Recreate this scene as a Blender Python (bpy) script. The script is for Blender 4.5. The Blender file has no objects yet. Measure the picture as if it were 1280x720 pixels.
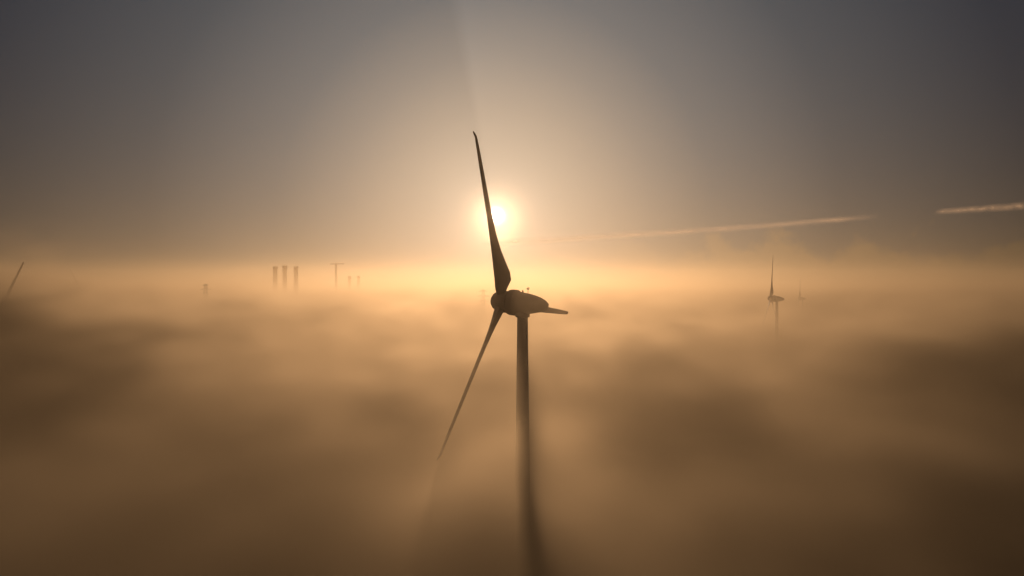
import bpy, math, random
from mathutils import Vector, Matrix
random.seed(3)
sc = bpy.context.scene
col = sc.collection
F = 914.0
CZ = 103.0
def lin(c):
    return tuple(((v/255)/12.92 if v/255<=0.04045 else (((v/255)+0.055)/1.055)**2.4) for v in c)+(1,)

# ---------------- camera
cam = bpy.data.cameras.new("camera"); co = bpy.data.objects.new("camera", cam); col.objects.link(co)
cam.sensor_width = 36; cam.lens = 36*F/1280; cam.clip_end = 200000; cam.clip_start = 0.5
co.location = (0,0,CZ); co.rotation_euler = (math.radians(90),0,0)
sc.camera = co
sc.view_settings.view_transform = 'Standard'; sc.view_settings.look = 'None'; sc.view_settings.exposure = 0

# ---------------- sun
S = Vector((-20,914,90)).normalized()
sl = bpy.data.lights.new("sun",'SUN'); so = bpy.data.objects.new("sun", sl); col.objects.link(so)
sl.energy = 2.6; sl.angle = math.radians(3.0); sl.color = (1.0,0.70,0.49)
so.rotation_euler = (-S).to_track_quat('-Z','Y').to_euler(); so.location = (0,0,400)

# ---------------- node helpers
class NT:
    def __init__(s, nt): s.nt=nt; s.n=nt.nodes; s.l=nt.links
    def node(s, t, **k):
        n=s.n.new(t)
        for a,b in k.items(): setattr(n,a,b)
        return n
    def put(s, inp, v):
        if isinstance(v, bpy.types.NodeSocket): s.l.new(v, inp)
        else: inp.default_value = v
    def math(s, op, a, b=None, clamp=False):
        n=s.n.new('ShaderNodeMath'); n.operation=op; n.use_clamp=clamp
        s.put(n.inputs[0],a)
        if b is not None: s.put(n.inputs[1],b)
        return n.outputs[0]
    def mix(s, f, a, b, bt='MIX'):
        n=s.n.new('ShaderNodeMix'); n.data_type='RGBA'; n.blend_type=bt
        s.put(n.inputs[0],f); s.put(n.inputs[6],a); s.put(n.inputs[7],b)
        return n.outputs[2]
    def ramp(s, f, stops, interp='LINEAR'):
        n=s.n.new('ShaderNodeValToRGB'); cr=n.color_ramp; cr.interpolation=interp
        cr.elements[0].position=stops[0][0]; cr.elements[0].color=stops[0][1]
        cr.elements[1].position=stops[-1][0]; cr.elements[1].color=stops[-1][1]
        for p,c in stops[1:-1]:
            e=cr.elements.new(p); e.color=c
        s.put(n.inputs[0],f); return n.outputs[0]

# ---------------- world
w = bpy.data.worlds.new("World"); sc.world = w; w.use_nodes = True
T = NT(w.node_tree); T.n.clear()
tc = T.node('ShaderNodeTexCoord')
nm = T.node('ShaderNodeVectorMath', operation='NORMALIZE'); T.l.new(tc.outputs['Generated'], nm.inputs[0])
dt = T.node('ShaderNodeVectorMath', operation='DOT_PRODUCT'); T.l.new(nm.outputs[0], dt.inputs[0]); dt.inputs[1].default_value = S
cosg = T.math('MINIMUM', dt.outputs['Value'], 1.0)
gam = T.math('MULTIPLY', T.math('ARCCOSINE', cosg), 180/math.pi)
sx = T.node('ShaderNodeSeparateXYZ'); T.l.new(nm.outputs[0], sx.inputs[0])
el = T.math('MULTIPLY', T.math('ARCSINE', sx.outputs[2]), 180/math.pi)
g60 = T.math('DIVIDE', gam, 90.0, clamp=True)
def st(l): return [(a/90, lin(c)) for a,c in l]
sky = T.ramp(g60, st([(0,(230,205,180)),(2.5,(216,195,170)),(5,(202,182,159)),(8,(180,163,145)),(12,(147,138,129)),(16.5,(112,112,112)),(25,(74,79,85)),(36,(42,48,58)),(60,(28,31,38)),(90,(20,21,26))]))
hor = T.ramp(g60, st([(0,(232,202,172)),(5,(218,186,152)),(10,(200,167,131)),(15,(178,147,110)),(25,(136,112,82)),(36,(92,77,56)),(60,(42,37,32)),(90,(24,22,20))]))
hf = T.math('EXPONENT', T.math('MULTIPLY', T.math('MAXIMUM', el, 0.0), -1/6.8))
base = T.mix(hf, sky, hor)
# soft cloud bank low over one part of the horizon
nz = T.node('ShaderNodeTexNoise'); nz.inputs['Scale'].default_value=16; nz.inputs['Detail'].default_value=5; nz.inputs['Roughness'].default_value=.55
T.l.new(nm.outputs[0], nz.inputs['Vector'])
az = T.math('ARCTAN2', sx.outputs[0], sx.outputs[1])
mask = T.math('DIVIDE', T.math('SUBTRACT', az, 0.12), 0.25, clamp=True)
topel = T.math('ADD', T.math('MULTIPLY', T.math('SUBTRACT', nz.outputs[0], 0.5), 12.0), 3.2)
cm = T.math('MULTIPLY', T.math('SUBTRACT', topel, el), 0.7, clamp=True)
cm = T.math('MULTIPLY', T.math('MULTIPLY', cm, mask), 0.65)
cl = T.mix(1.0, hor, (1.22,1.13,1.02,1), 'MULTIPLY')
base = T.mix(cm, base, cl)
# faint ray beside the blade's haze shadow, painted into the sky colour
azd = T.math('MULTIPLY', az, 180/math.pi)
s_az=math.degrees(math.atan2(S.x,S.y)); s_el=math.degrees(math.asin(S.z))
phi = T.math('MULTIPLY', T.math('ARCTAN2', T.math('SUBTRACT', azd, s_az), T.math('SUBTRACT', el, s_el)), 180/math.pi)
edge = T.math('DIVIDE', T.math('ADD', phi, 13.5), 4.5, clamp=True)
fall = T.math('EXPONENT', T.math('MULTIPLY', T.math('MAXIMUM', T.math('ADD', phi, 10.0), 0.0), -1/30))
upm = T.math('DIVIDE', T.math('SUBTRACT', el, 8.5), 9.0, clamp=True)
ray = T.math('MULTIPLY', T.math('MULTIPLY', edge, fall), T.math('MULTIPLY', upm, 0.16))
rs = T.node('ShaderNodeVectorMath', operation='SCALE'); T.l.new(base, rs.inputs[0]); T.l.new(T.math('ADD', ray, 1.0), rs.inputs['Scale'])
glow = T.math('ADD', T.math('MULTIPLY', T.math('EXPONENT', T.math('MULTIPLY', T.math('POWER', T.math('DIVIDE', gam, 0.42), 2.0), -1.0)), 5.0),
              T.math('MULTIPLY', T.math('EXPONENT', T.math('DIVIDE', gam, -1.3)), 0.28))
gv = T.node('ShaderNodeVectorMath', operation='SCALE'); gv.inputs[0].default_value=(1.0,0.94,0.87); T.l.new(glow, gv.inputs['Scale'])
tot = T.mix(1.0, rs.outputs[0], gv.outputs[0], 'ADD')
b1 = T.node('ShaderNodeBackground'); T.l.new(tot, b1.inputs[0]); b1.inputs[1].default_value = 0.95
ns = T.node('ShaderNodeTexSky', sky_type='NISHITA'); ns.sun_disc=False; ns.sun_elevation=math.asin(S.z); ns.sun_rotation=math.atan2(S.x,S.y)
b2 = T.node('ShaderNodeBackground'); T.l.new(ns.outputs[0], b2.inputs[0]); b2.inputs[1].default_value = 0.0008
ad = T.node('ShaderNodeAddShader'); T.l.new(b1.outputs[0], ad.inputs[0]); T.l.new(b2.outputs[0], ad.inputs[1])
ow = T.node('ShaderNodeOutputWorld'); T.l.new(ad.outputs[0], ow.inputs[0])

# ---------------- materials
def paint(name, c, rough=0.45, noise=0.06):
    m=bpy.data.materials.new(name); m.use_nodes=True; t=NT(m.node_tree)
    b=m.node_tree.nodes['Principled BSDF']
    n=t.node('ShaderNodeTexNoise'); n.inputs['Scale'].default_value=0.8; n.inputs['Detail'].default_value=4
    g=t.node('ShaderNodeNewGeometry'); t.l.new(g.outputs['Position'], n.inputs['Vector'])
    lo=tuple(v*(1-noise*3) for v in c)+(1,); 
    t.put(b.inputs['Base Color'], t.mix(n.outputs[0], lo, tuple(c)+(1,)))
    b.inputs['Roughness'].default_value=rough
    b.inputs['Specular IOR Level'].default_value=0.15
    return m
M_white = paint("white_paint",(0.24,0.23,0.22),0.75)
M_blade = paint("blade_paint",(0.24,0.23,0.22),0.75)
M_dark = paint("dark_metal",(0.14,0.135,0.13),.7)
M_conc = paint("concrete",(0.38,0.36,0.33),0.9)

def mesh_obj(name, verts, faces, mat, parent=None, smooth=True):
    me=bpy.data.meshes.new(name); me.from_pydata([tuple(v) for v in verts],[],faces); me.update()
    if smooth:
        for p in me.polygons: p.use_smooth=True
    me.materials.append(mat)
    o=bpy.data.objects.new(name,me); col.objects.link(o)
    if parent: o.parent=parent
    return o

def lathe(profile, seg=40, axis='Z'):
    vs=[];fs=[]
    for (r,z) in profile:
        for i in range(seg):
            a=2*math.pi*i/seg
            vs.append(Vector((r*math.cos(a), r*math.sin(a), z)))
    n=len(profile)
    for k in range(n-1):
        for i in range(seg):
            j=(i+1)%seg
            fs.append((k*seg+i,k*seg+j,(k+1)*seg+j,(k+1)*seg+i))
    fs.append(tuple(range(seg))[::-1]); fs.append(tuple((n-1)*seg+i for i in range(seg)))
    return vs,fs
def tube(p0,p1,r0,r1,seg=10):
    p0=Vector(p0);p1=Vector(p1);d=p1-p0
    vs,fs=lathe([(r0,0),(r1,d.length)],seg)
    R=d.to_track_quat('Z','Y').to_matrix()
    return [R@v+p0 for v in vs],fs
def join(parts):
    V=[];Fc=[]
    for v,f in parts:
        o=len(V); V+=list(v); Fc+=[tuple(i+o for i in q) for q in f]
    return V,Fc

# blade: span along +Z, tangential (chord) along +X, rotor axis (upwind) along +Y
ST=[ (1.6,2.1,1.0,-34,.5),(2.4,2.3,.92,-34,.48),(3.2,3.2,.62,-33,.36),(4.2,4.1,.42,-32,.28),(6.0,4.1,.34,-29,.25),(8.5,3.5,.29,-24,.27),(11.5,2.75,.25,-19,.30),
 (15.5,2.1,.22,-14,.34),(20.5,1.7,.2,-10,.36),(26,1.45,.18,-7,.36),(32,1.2,.17,-5,.36),(35,1.0,.16,-4,.36),(37.0,.78,.16,-3,.4),(37.7,.6,.18,-3,.5),(38.0,.42,.2,-3,.55),(38.15,.15,.3,-3,.7)]
def blade_mesh(pitch=0):
    N=28; vs=[];fs=[]
    for r,c,t,tw,off in ST:
        a=math.radians(tw+pitch)
        cx=math.cos(a); sy=math.sin(a)
        bend = 0.0 if r<37 else (r-37)*0.3
        pre = 0.0001*r*r
        for i in range(N):
            u=2*math.pi*i/N
            xx=0.5*(1-math.cos(u)) # 0 LE ..1 TE
            yt = 5*t*(0.2969*math.sqrt(xx)-0.126*xx-0.3516*xx**2+0.2843*xx**3-0.1036*xx**4)
            circ=0.5*t*math.sin(u)
            k=max(0,min(1,(t-.45)/.5))
            yy=(yt if u<=math.pi else -yt)*(1-k)+circ*k
            X=(xx-off)*c; Y=yy*c
            vs.append(Vector((X*cx-Y*sy, X*sy+Y*cx+bend+pre, r)))
    n=len(ST)
    for k in range(n-1):
        for i in range(N):
            j=(i+1)%N
            fs.append((k*N+i,k*N+j,(k+1)*N+j,(k+1)*N+i))
    fs.append(tuple(range(N))[::-1]); fs.append(tuple((n-1)*N+i for i in range(N)))
    return vs,fs

def wind_turbine(loc, psi, theta, label, hub_h=100.0, pitch=0, detail=True, scale=1.0):
    root=bpy.data.objects.new("wind_turbine",None); col.objects.link(root)
    root.location=loc; root.scale=(scale,)*3
    root["label"]=label; root["category"]="wind turbine"; root["group"]="wind turbines standing in the fog"
    def rad(z): return 2.35*(1-z/97)*0.5 + 1.16 + (0.5*(max(0,1-z/14))**2)
    prof=[(rad(z),z) for z in (0,3,6,10,15,24.9)]
    for fz in (25,50,74):
        r=rad(fz); prof += [(r+.05,fz),(r+.05,fz+.25),(r,fz+.26)]
        nz={25:50,50:74,74:97.3}[fz]-.01
        prof.append((rad(nz),nz))
    v,f=lathe(prof,40)
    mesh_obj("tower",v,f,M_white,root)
    tilt=math.radians(4)
    Ah=Vector((-math.sin(psi),math.cos(psi),0)); up=Vector((0,0,1))
    A=Ah*math.cos(tilt)+up*math.sin(tilt)
    Zt=up*math.cos(tilt)-Ah*math.sin(tilt)
    X=Ah.cross(up).normalized()
    B=Matrix((X,A,Zt)).transposed()
    C=Vector((0,0,hub_h-.35))
    def axial(profile,seg=40,sq=1.0):
        vs,fs=lathe(profile,seg)
        return [B@Vector((q.x,q.z,q.y*sq))+C for q in vs],[tuple(reversed(x)) for x in fs]
    nac=[(.05,-6.3),(.55,-6.1),(1.1,-5.4),(1.55,-4.4),(1.95,-3.0),(2.25,-1.4),(2.42,.3),(2.46,1.25),(2.78,1.3),(2.86,1.6),(2.86,2.7),(2.74,3.15),(2.3,3.3)]
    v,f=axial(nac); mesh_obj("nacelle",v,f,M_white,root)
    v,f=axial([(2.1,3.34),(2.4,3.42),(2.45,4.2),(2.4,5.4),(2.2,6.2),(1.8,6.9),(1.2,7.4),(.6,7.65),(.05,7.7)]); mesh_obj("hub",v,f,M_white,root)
    if detail:
        v,f=lathe([(1.45,96.6),(1.55,96.65),(1.6,97.6),(1.5,98.2)],32); mesh_obj("yaw_ring",v,f,M_dark,root)
        top=C+A*(-1.2)+Zt*2.15
        v,f=join([tube(top,top+Vector((0,0,1.5)),.06,.05),tube(top+Vector((0,0,1.0))-X*.45,top+Vector((0,0,1.0))+X*.45,.05,.05),
                  tube(top+Vector((0,0,1.0))-X*.45,top+Vector((0,0,1.3))-X*.45,.1,.1),tube(top+Vector((0,0,1.0))+X*.45,top+Vector((0,0,1.4))+X*.45,.08,.1)])
        mesh_obj("wind_sensor",v,f,M_dark,root)
        t2=C+A*(.1)+Zt*2.4
        v,f=join([tube(t2-Vector((0,0,.2)),t2+Vector((0,0,.3)),.2,.18,16),tube(t2+Vector((0,0,.3)),t2+Vector((0,0,.5)),.14,.1,16)])
        mesh_obj("warning_light",v,f,M_dark,root)
        r0=rad(2)+.03
        dv=[];df=[]
        for k in range(7):
            a=-math.pi/2+math.radians(-10+20*k/6)
            for z in (.6,3.0): dv.append(Vector((r0*math.cos(a)*1.12,r0*math.sin(a)*1.12,z)))
        for k in range(6): df.append((2*k,2*k+2,2*k+3,2*k+1))
        mesh_obj("door",dv,df,M_dark,root)
    bv,bf=blade_mesh(pitch)
    HC=C+A*5.0
    for k in range(3):
        th=theta+k*2*math.pi/3
        s=X*math.sin(th)+Zt*math.cos(th)
        tt=X*math.cos(th)-Zt*math.sin(th)
        Bm=Matrix((tt,A,s)).transposed()
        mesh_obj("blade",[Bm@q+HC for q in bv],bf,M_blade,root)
    return root

PSI=math.radians(62)
wind_turbine((2.3,160,0),PSI,math.radians(-24.5),"tall white wind turbine with three blades rising out of thick fog")
def px(x,y,d):
    return ((x-640)*d/F, d, CZ-(y-360)*d/F)
def far_turbine(x,y,d,psi,th,label):
    p=px(x,y,d); wind_turbine((p[0],d,0),math.radians(psi),math.radians(th),label,detail=False,scale=p[2]/100)
far_turbine(971,373,600,62,-6,"white wind turbine with tower sunk in fog")
far_turbine(1003,373,1150,62,-12,"small far white wind turbine almost swallowed by fog")
far_turbine(-6,392,430,20,24,"wind turbine with one blade poking out of the fog")
far_turbine(97,354,2100,40,-25,"distant wind turbine with a faint blade above the fog")

# chimneys
def chimney(x,ytop,wpx,d,label):
    X,Y,Z=px(x,ytop,d); r=wpx*d/F/2
    root=bpy.data.objects.new("chimney",None); col.objects.link(root); root.location=(X,Y,0)
    root["label"]=label; root["category"]="chimney"; root["group"]="power station chimneys"
    prof=[(r*1.5,0),(r*1.2,Z*.4),(r,Z-6)]
    v,f=lathe(prof,32); mesh_obj("shaft",v,f,M_conc,root)
    v,f=lathe([(r*1.12,Z-5.99),(r*1.16,Z-4),(r*1.12,Z-.8),(r*1.2,Z-.7),(r*1.2,Z),(r*.85,Z),(r*.85,Z-3)],32); mesh_obj("crown",v,f,M_conc,root)
for x,y,wd in ((344,333,5.2),(356,332,5.2),(370,333,5.2)):
    chimney(x,y,wd,1800,"tall pale concrete chimney standing in hazy fog")
for x,y,wd in ((437,345,3.5),(448,345,3.5)):
    chimney(x,y,wd,1950,"shorter concrete chimney with its top above the fog")

def lattice(p0,p1,wd,n,r):
    p0=Vector(p0);p1=Vector(p1);d=(p1-p0); q=d.to_track_quat('Z','Y').to_matrix()
    cs=[q@Vector((sx*wd/2,sy*wd/2,0)) for sx,sy in ((-1,-1),(1,-1),(1,1),(-1,1))]
    parts=[]
    for c in cs: parts.append(tube(p0+c,p1+c,r,r,6))
    for k in range(n):
        a=p0+d*(k/n); b=p0+d*((k+1)/n)
        for i in range(4):
            parts.append(tube(a+cs[i],b+cs[(i+1)%4],r*.6,r*.6,4))
    return join(parts)
dC=1780
X,Y,Z=px(420,330,dC)
cr=bpy.data.objects.new("tower_crane",None); col.objects.link(cr); cr.location=(X,Y,0)
cr["label"]="tall tower crane with long horizontal jib above fog"; cr["category"]="crane"
v,f=lattice((0,0,0),(0,0,Z-2),3.4,30,.45); mesh_obj("mast",v,f,M_dark,cr,False)
v,f=lattice((-1,0,Z),(20,0,Z+.6),1.6,10,.28); mesh_obj("jib",v,f,M_dark,cr,False)
v,f=lattice((-14,0,Z),(-1.2,0,Z),1.6,6,.28); mesh_obj("counter_jib",v,f,M_dark,cr,False)
v,f=tube((0,0,Z-2),(0,0,Z+4),1.3,.4,6); mesh_obj("cab",v,f,M_dark,cr,False)

def pylon(x,ytop,d,wd,label):
    X,Y,Z=px(x,ytop,d)
    r=bpy.data.objects.new("electricity_pylon",None); col.objects.link(r); r.location=(X,Y,0)
    r["label"]=label; r["category"]="pylon"; r["group"]="lattice pylons in the fog"
    parts=[]
    n=14
    def wz(z): return wd*(1-0.8*z/Z)
    for k in range(n):
        a,b=Z*k/n,Z*(k+1)/n; wa,wb=wz(a)/2,wz(b)/2
        cs=((-1,-1),(1,-1),(1,1),(-1,1))
        for i in range(4):
            c=cs[i];e=cs[(i+1)%4]
            parts.append(tube((c[0]*wa,c[1]*wa,a),(c[0]*wb,c[1]*wb,b),.28,.28,5))
            parts.append(tube((c[0]*wa,c[1]*wa,a),(e[0]*wb,e[1]*wb,b),.16,.16,4))
            parts.append(tube((e[0]*wa,e[1]*wa,a),(c[0]*wb,c[1]*wb,b),.16,.16,4))
    v,f=join(parts); mesh_obj("mast",v,f,M_dark,r,False)
    for zz,l in ((Z-2,5),(Z-8,8),(Z-14,6)):
        v,f=join([tube((-l,0,zz),(0,0,zz+1.5),.2,.4,5),tube((l,0,zz),(0,0,zz+1.5),.2,.4,5),tube((-l,0,zz),(l,0,zz),.25,.25,5)])
        mesh_obj("crossarm",v,f,M_dark,r,False)
pylon(604,362,880,11,"grey lattice electricity pylon rising from the fog")
pylon(257,355,1100,14,"distant lattice pylon top just above the fog")

# ---------------- contrail
mc=bpy.data.materials.new("contrail_ice"); mc.use_nodes=True; t=NT(mc.node_tree); t.n.clear()
tc=t.node('ShaderNodeTexCoord'); uv=t.node('ShaderNodeSeparateXYZ'); t.l.new(tc.outputs['UV'],uv.inputs[0])
vv=t.math('SUBTRACT',uv.outputs[1],0.5)
n1=t.node('ShaderNodeTexNoise'); n1.inputs['Scale'].default_value=1; n1.inputs['Detail'].default_value=4
mp=t.node('ShaderNodeMapping'); mp.inputs['Scale'].default_value=(14,1.5,1); t.l.new(tc.outputs['UV'],mp.inputs[0]); t.l.new(mp.outputs[0],n1.inputs['Vector'])
prof=t.math('SUBTRACT',1.0,t.math('MULTIPLY',t.math('ABSOLUTE',vv),2.0),clamp=True)
prof=t.math('POWER',prof,1.2)
ends=t.math('MULTIPLY',t.math('MULTIPLY',uv.outputs[0],12.0,clamp=True),t.math('MULTIPLY',t.math('SUBTRACT',1.0,uv.outputs[0]),10.0,clamp=True))
nn=t.math('ADD',.15,t.math('MULTIPLY',t.math('SUBTRACT',n1.outputs[0],0.2,clamp=True),1.3))
al=t.math('MULTIPLY',t.math('MULTIPLY',prof,ends),t.math('MULTIPLY',nn,0.52))
tr=t.node('ShaderNodeBsdfTransparent'); tl=t.node('ShaderNodeBsdfTranslucent'); tl.inputs[0].default_value=(.92,.72,.52,1)
mx=t.node('ShaderNodeMixShader'); t.l.new(al,mx.inputs[0]); t.l.new(tr.outputs[0],mx.inputs[1]); t.l.new(tl.outputs[0],mx.inputs[2])
om=t.node('ShaderNodeOutputMaterial'); t.l.new(mx.outputs[0],om.inputs[0])
def contrail(pts, label):
    D=30000; N=len(pts); vs=[];fs=[];uvs=[]
    for i,(x,y,h) in enumerate(pts):
        for s in (-1,1):
            X,Y,Z=px(x,y+s*h,D); vs.append((X,Y+ (i/N)*2000,Z))
            uvs.append((i/(N-1),0 if s<0 else 1))
    for i in range(N-1): fs.append((2*i,2*i+1,2*i+3,2*i+2))
    o=mesh_obj("contrail",vs,fs,mc); 
    ul=o.data.uv_layers.new(name="UVMap")
    for lp in o.data.loops: ul.data[lp.index].uv=uvs[lp.vertex_index]
    o["label"]=label; o["category"]="contrail"; o["group"]="aircraft contrails"
def seg(x0,y0,x1,y1,h0,h1,bow=0,n=30):
    out=[]
    for i in range(n):
        f=i/(n-1); out.append((x0+(x1-x0)*f, y0+(y1-y0)*f+bow*math.sin(math.pi*f)+random.uniform(-.2,.2), h0+(h1-h0)*f))
    return out
contrail(seg(600,305,1130,264,6.5,4.5,2.5,60),"long thin glowing contrail drawn across the hazy sky")
contrail(seg(1168,265,1330,250,4.5,6.5),"short bright contrail fragment in the hazy sky")

# ---------------- ground
mg=bpy.data.materials.new("field_soil"); mg.use_nodes=True; t=NT(mg.node_tree)
b=t.n['Principled BSDF']; g=t.node('ShaderNodeNewGeometry'); n=t.node('ShaderNodeTexVoronoi'); n.inputs['Scale'].default_value=.004
t.l.new(g.outputs['Position'],n.inputs['Vector'])
t.put(b.inputs['Base Color'], t.mix(n.outputs['Distance'],(.04,.05,.02,1),(.09,.07,.04,1))); b.inputs['Roughness'].default_value=1
L=40000
o=mesh_obj("ground",[(-L,-L,0),(L,-L,0),(L,L,0),(-L,L,0)],[(0,1,2,3)],mg,None,False); o["kind"]="structure"; o["label"]="flat dark farmland hidden under the fog"; o["category"]="ground"

# ---------------- fog
ALB=(.68,.515,.31,1); G=.67
def fog_mat(name, step):
    m=bpy.data.materials.new(name); m.use_nodes=True; t=NT(m.node_tree); t.n.clear()
    g=t.node('ShaderNodeNewGeometry'); s=t.node('ShaderNodeSeparateXYZ'); t.l.new(g.outputs['Position'],s.inputs[0])
    X,Y,Z=s.outputs
    mp=t.node('ShaderNodeMapping'); mp.inputs['Scale'].default_value=(1/72,1/88,1/38); mp.inputs['Location'].default_value=(5.3,2.6,0); t.l.new(g.outputs['Position'],mp.inputs[0])
    n=t.node('ShaderNodeTexNoise'); n.inputs['Scale'].default_value=1; n.inputs['Detail'].default_value=2; n.inputs['Roughness'].default_value=.68
    t.l.new(mp.outputs[0],n.inputs['Vector'])
    far=t.math('DIVIDE',t.math('SUBTRACT',Y,150.0),700.0,clamp=True)
    def gauss(cx,wx,slope,cy,wy):
        u=t.math('DIVIDE',t.math('SUBTRACT',t.math('SUBTRACT',X,t.math('MULTIPLY',Y,slope)) if slope else X,cx),wx)
        v=t.math('DIVIDE',t.math('SUBTRACT',Y,cy),wy)
        return t.math('EXPONENT',t.math('MULTIPLY',t.math('ADD',t.math('MULTIPLY',u,u),t.math('MULTIPLY',v,v)),-1.0))
    dip=t.math('MULTIPLY',gauss(0,90,.37,850,450),-20.0)
    bump=t.math('MULTIPLY',gauss(-275,105,0,380,90),38.0)
    bump2=t.math('MULTIPLY',gauss(220,150,0,380,80),23.0)
    bump3=t.math('MULTIPLY',gauss(4,22,0,126,28),22.0)
    h0=t.math('ADD',t.math('MULTIPLY',t.math('SUBTRACT',n.outputs[0],.5),118.0),t.math('ADD',49.5,t.math('MULTIPLY',far,19.0)))
    h0=t.math('ADD',t.math('ADD',h0,t.math('ADD',bump2,bump3)),t.math('ADD',dip,bump))
    e=t.math('DIVIDE',t.math('SUBTRACT',h0,Z),8.5)
    ff=t.math('ADD',.00042,t.math('MULTIPLY',t.math('DIVIDE',t.math('SUBTRACT',Y,800.0),600.0,clamp=True),.0013))
    hz=t.math('MULTIPLY',t.math('EXPONENT',t.math('DIVIDE',t.math('SUBTRACT',100.0,Z),30.0)),ff)
    d=t.math('ADD',t.math('MINIMUM',t.math('MULTIPLY',t.math('EXPONENT',e),.024),.06),hz)
    v=t.node('ShaderNodeVolumePrincipled'); v.inputs['Color'].default_value=ALB; v.inputs['Anisotropy'].default_value=G
    t.l.new(d,v.inputs['Density'])
    v2=t.node('ShaderNodeVolumeScatter'); v2.inputs['Color'].default_value=(1,.98,.93,1); v2.inputs['Density'].default_value=3.2e-6; v2.inputs['Anisotropy'].default_value=.98
    a=t.node('ShaderNodeAddShader'); t.l.new(v.outputs[0],a.inputs[0]); t.l.new(v2.outputs[0],a.inputs[1])
    om=t.node('ShaderNodeOutputMaterial'); t.l.new(a.outputs[0],om.inputs['Volume'])
    m.cycles.volume_step_rate=step
    return m
def box(name,x0,x1,y0,y1,z0,z1,mat):
    vs=[(x,y,z) for z in (z0,z1) for y in (y0,y1) for x in (x0,x1)]
    fs=[(0,2,3,1),(4,5,7,6),(0,1,5,4),(2,6,7,3),(0,4,6,2),(1,3,7,5)]
    return mesh_obj(name,vs,fs,mat,None,False)
ext=(3600+2300+114)/3*.1
ob=box("fog_bank",-1800,1800,-60,2240,42,157,fog_mat("fog",44/ext)); ob["kind"]="stuff"; ob["label"]="thick golden fog covering the land to the horizon"; ob["category"]="fog"
ob.display_type='WIRE'
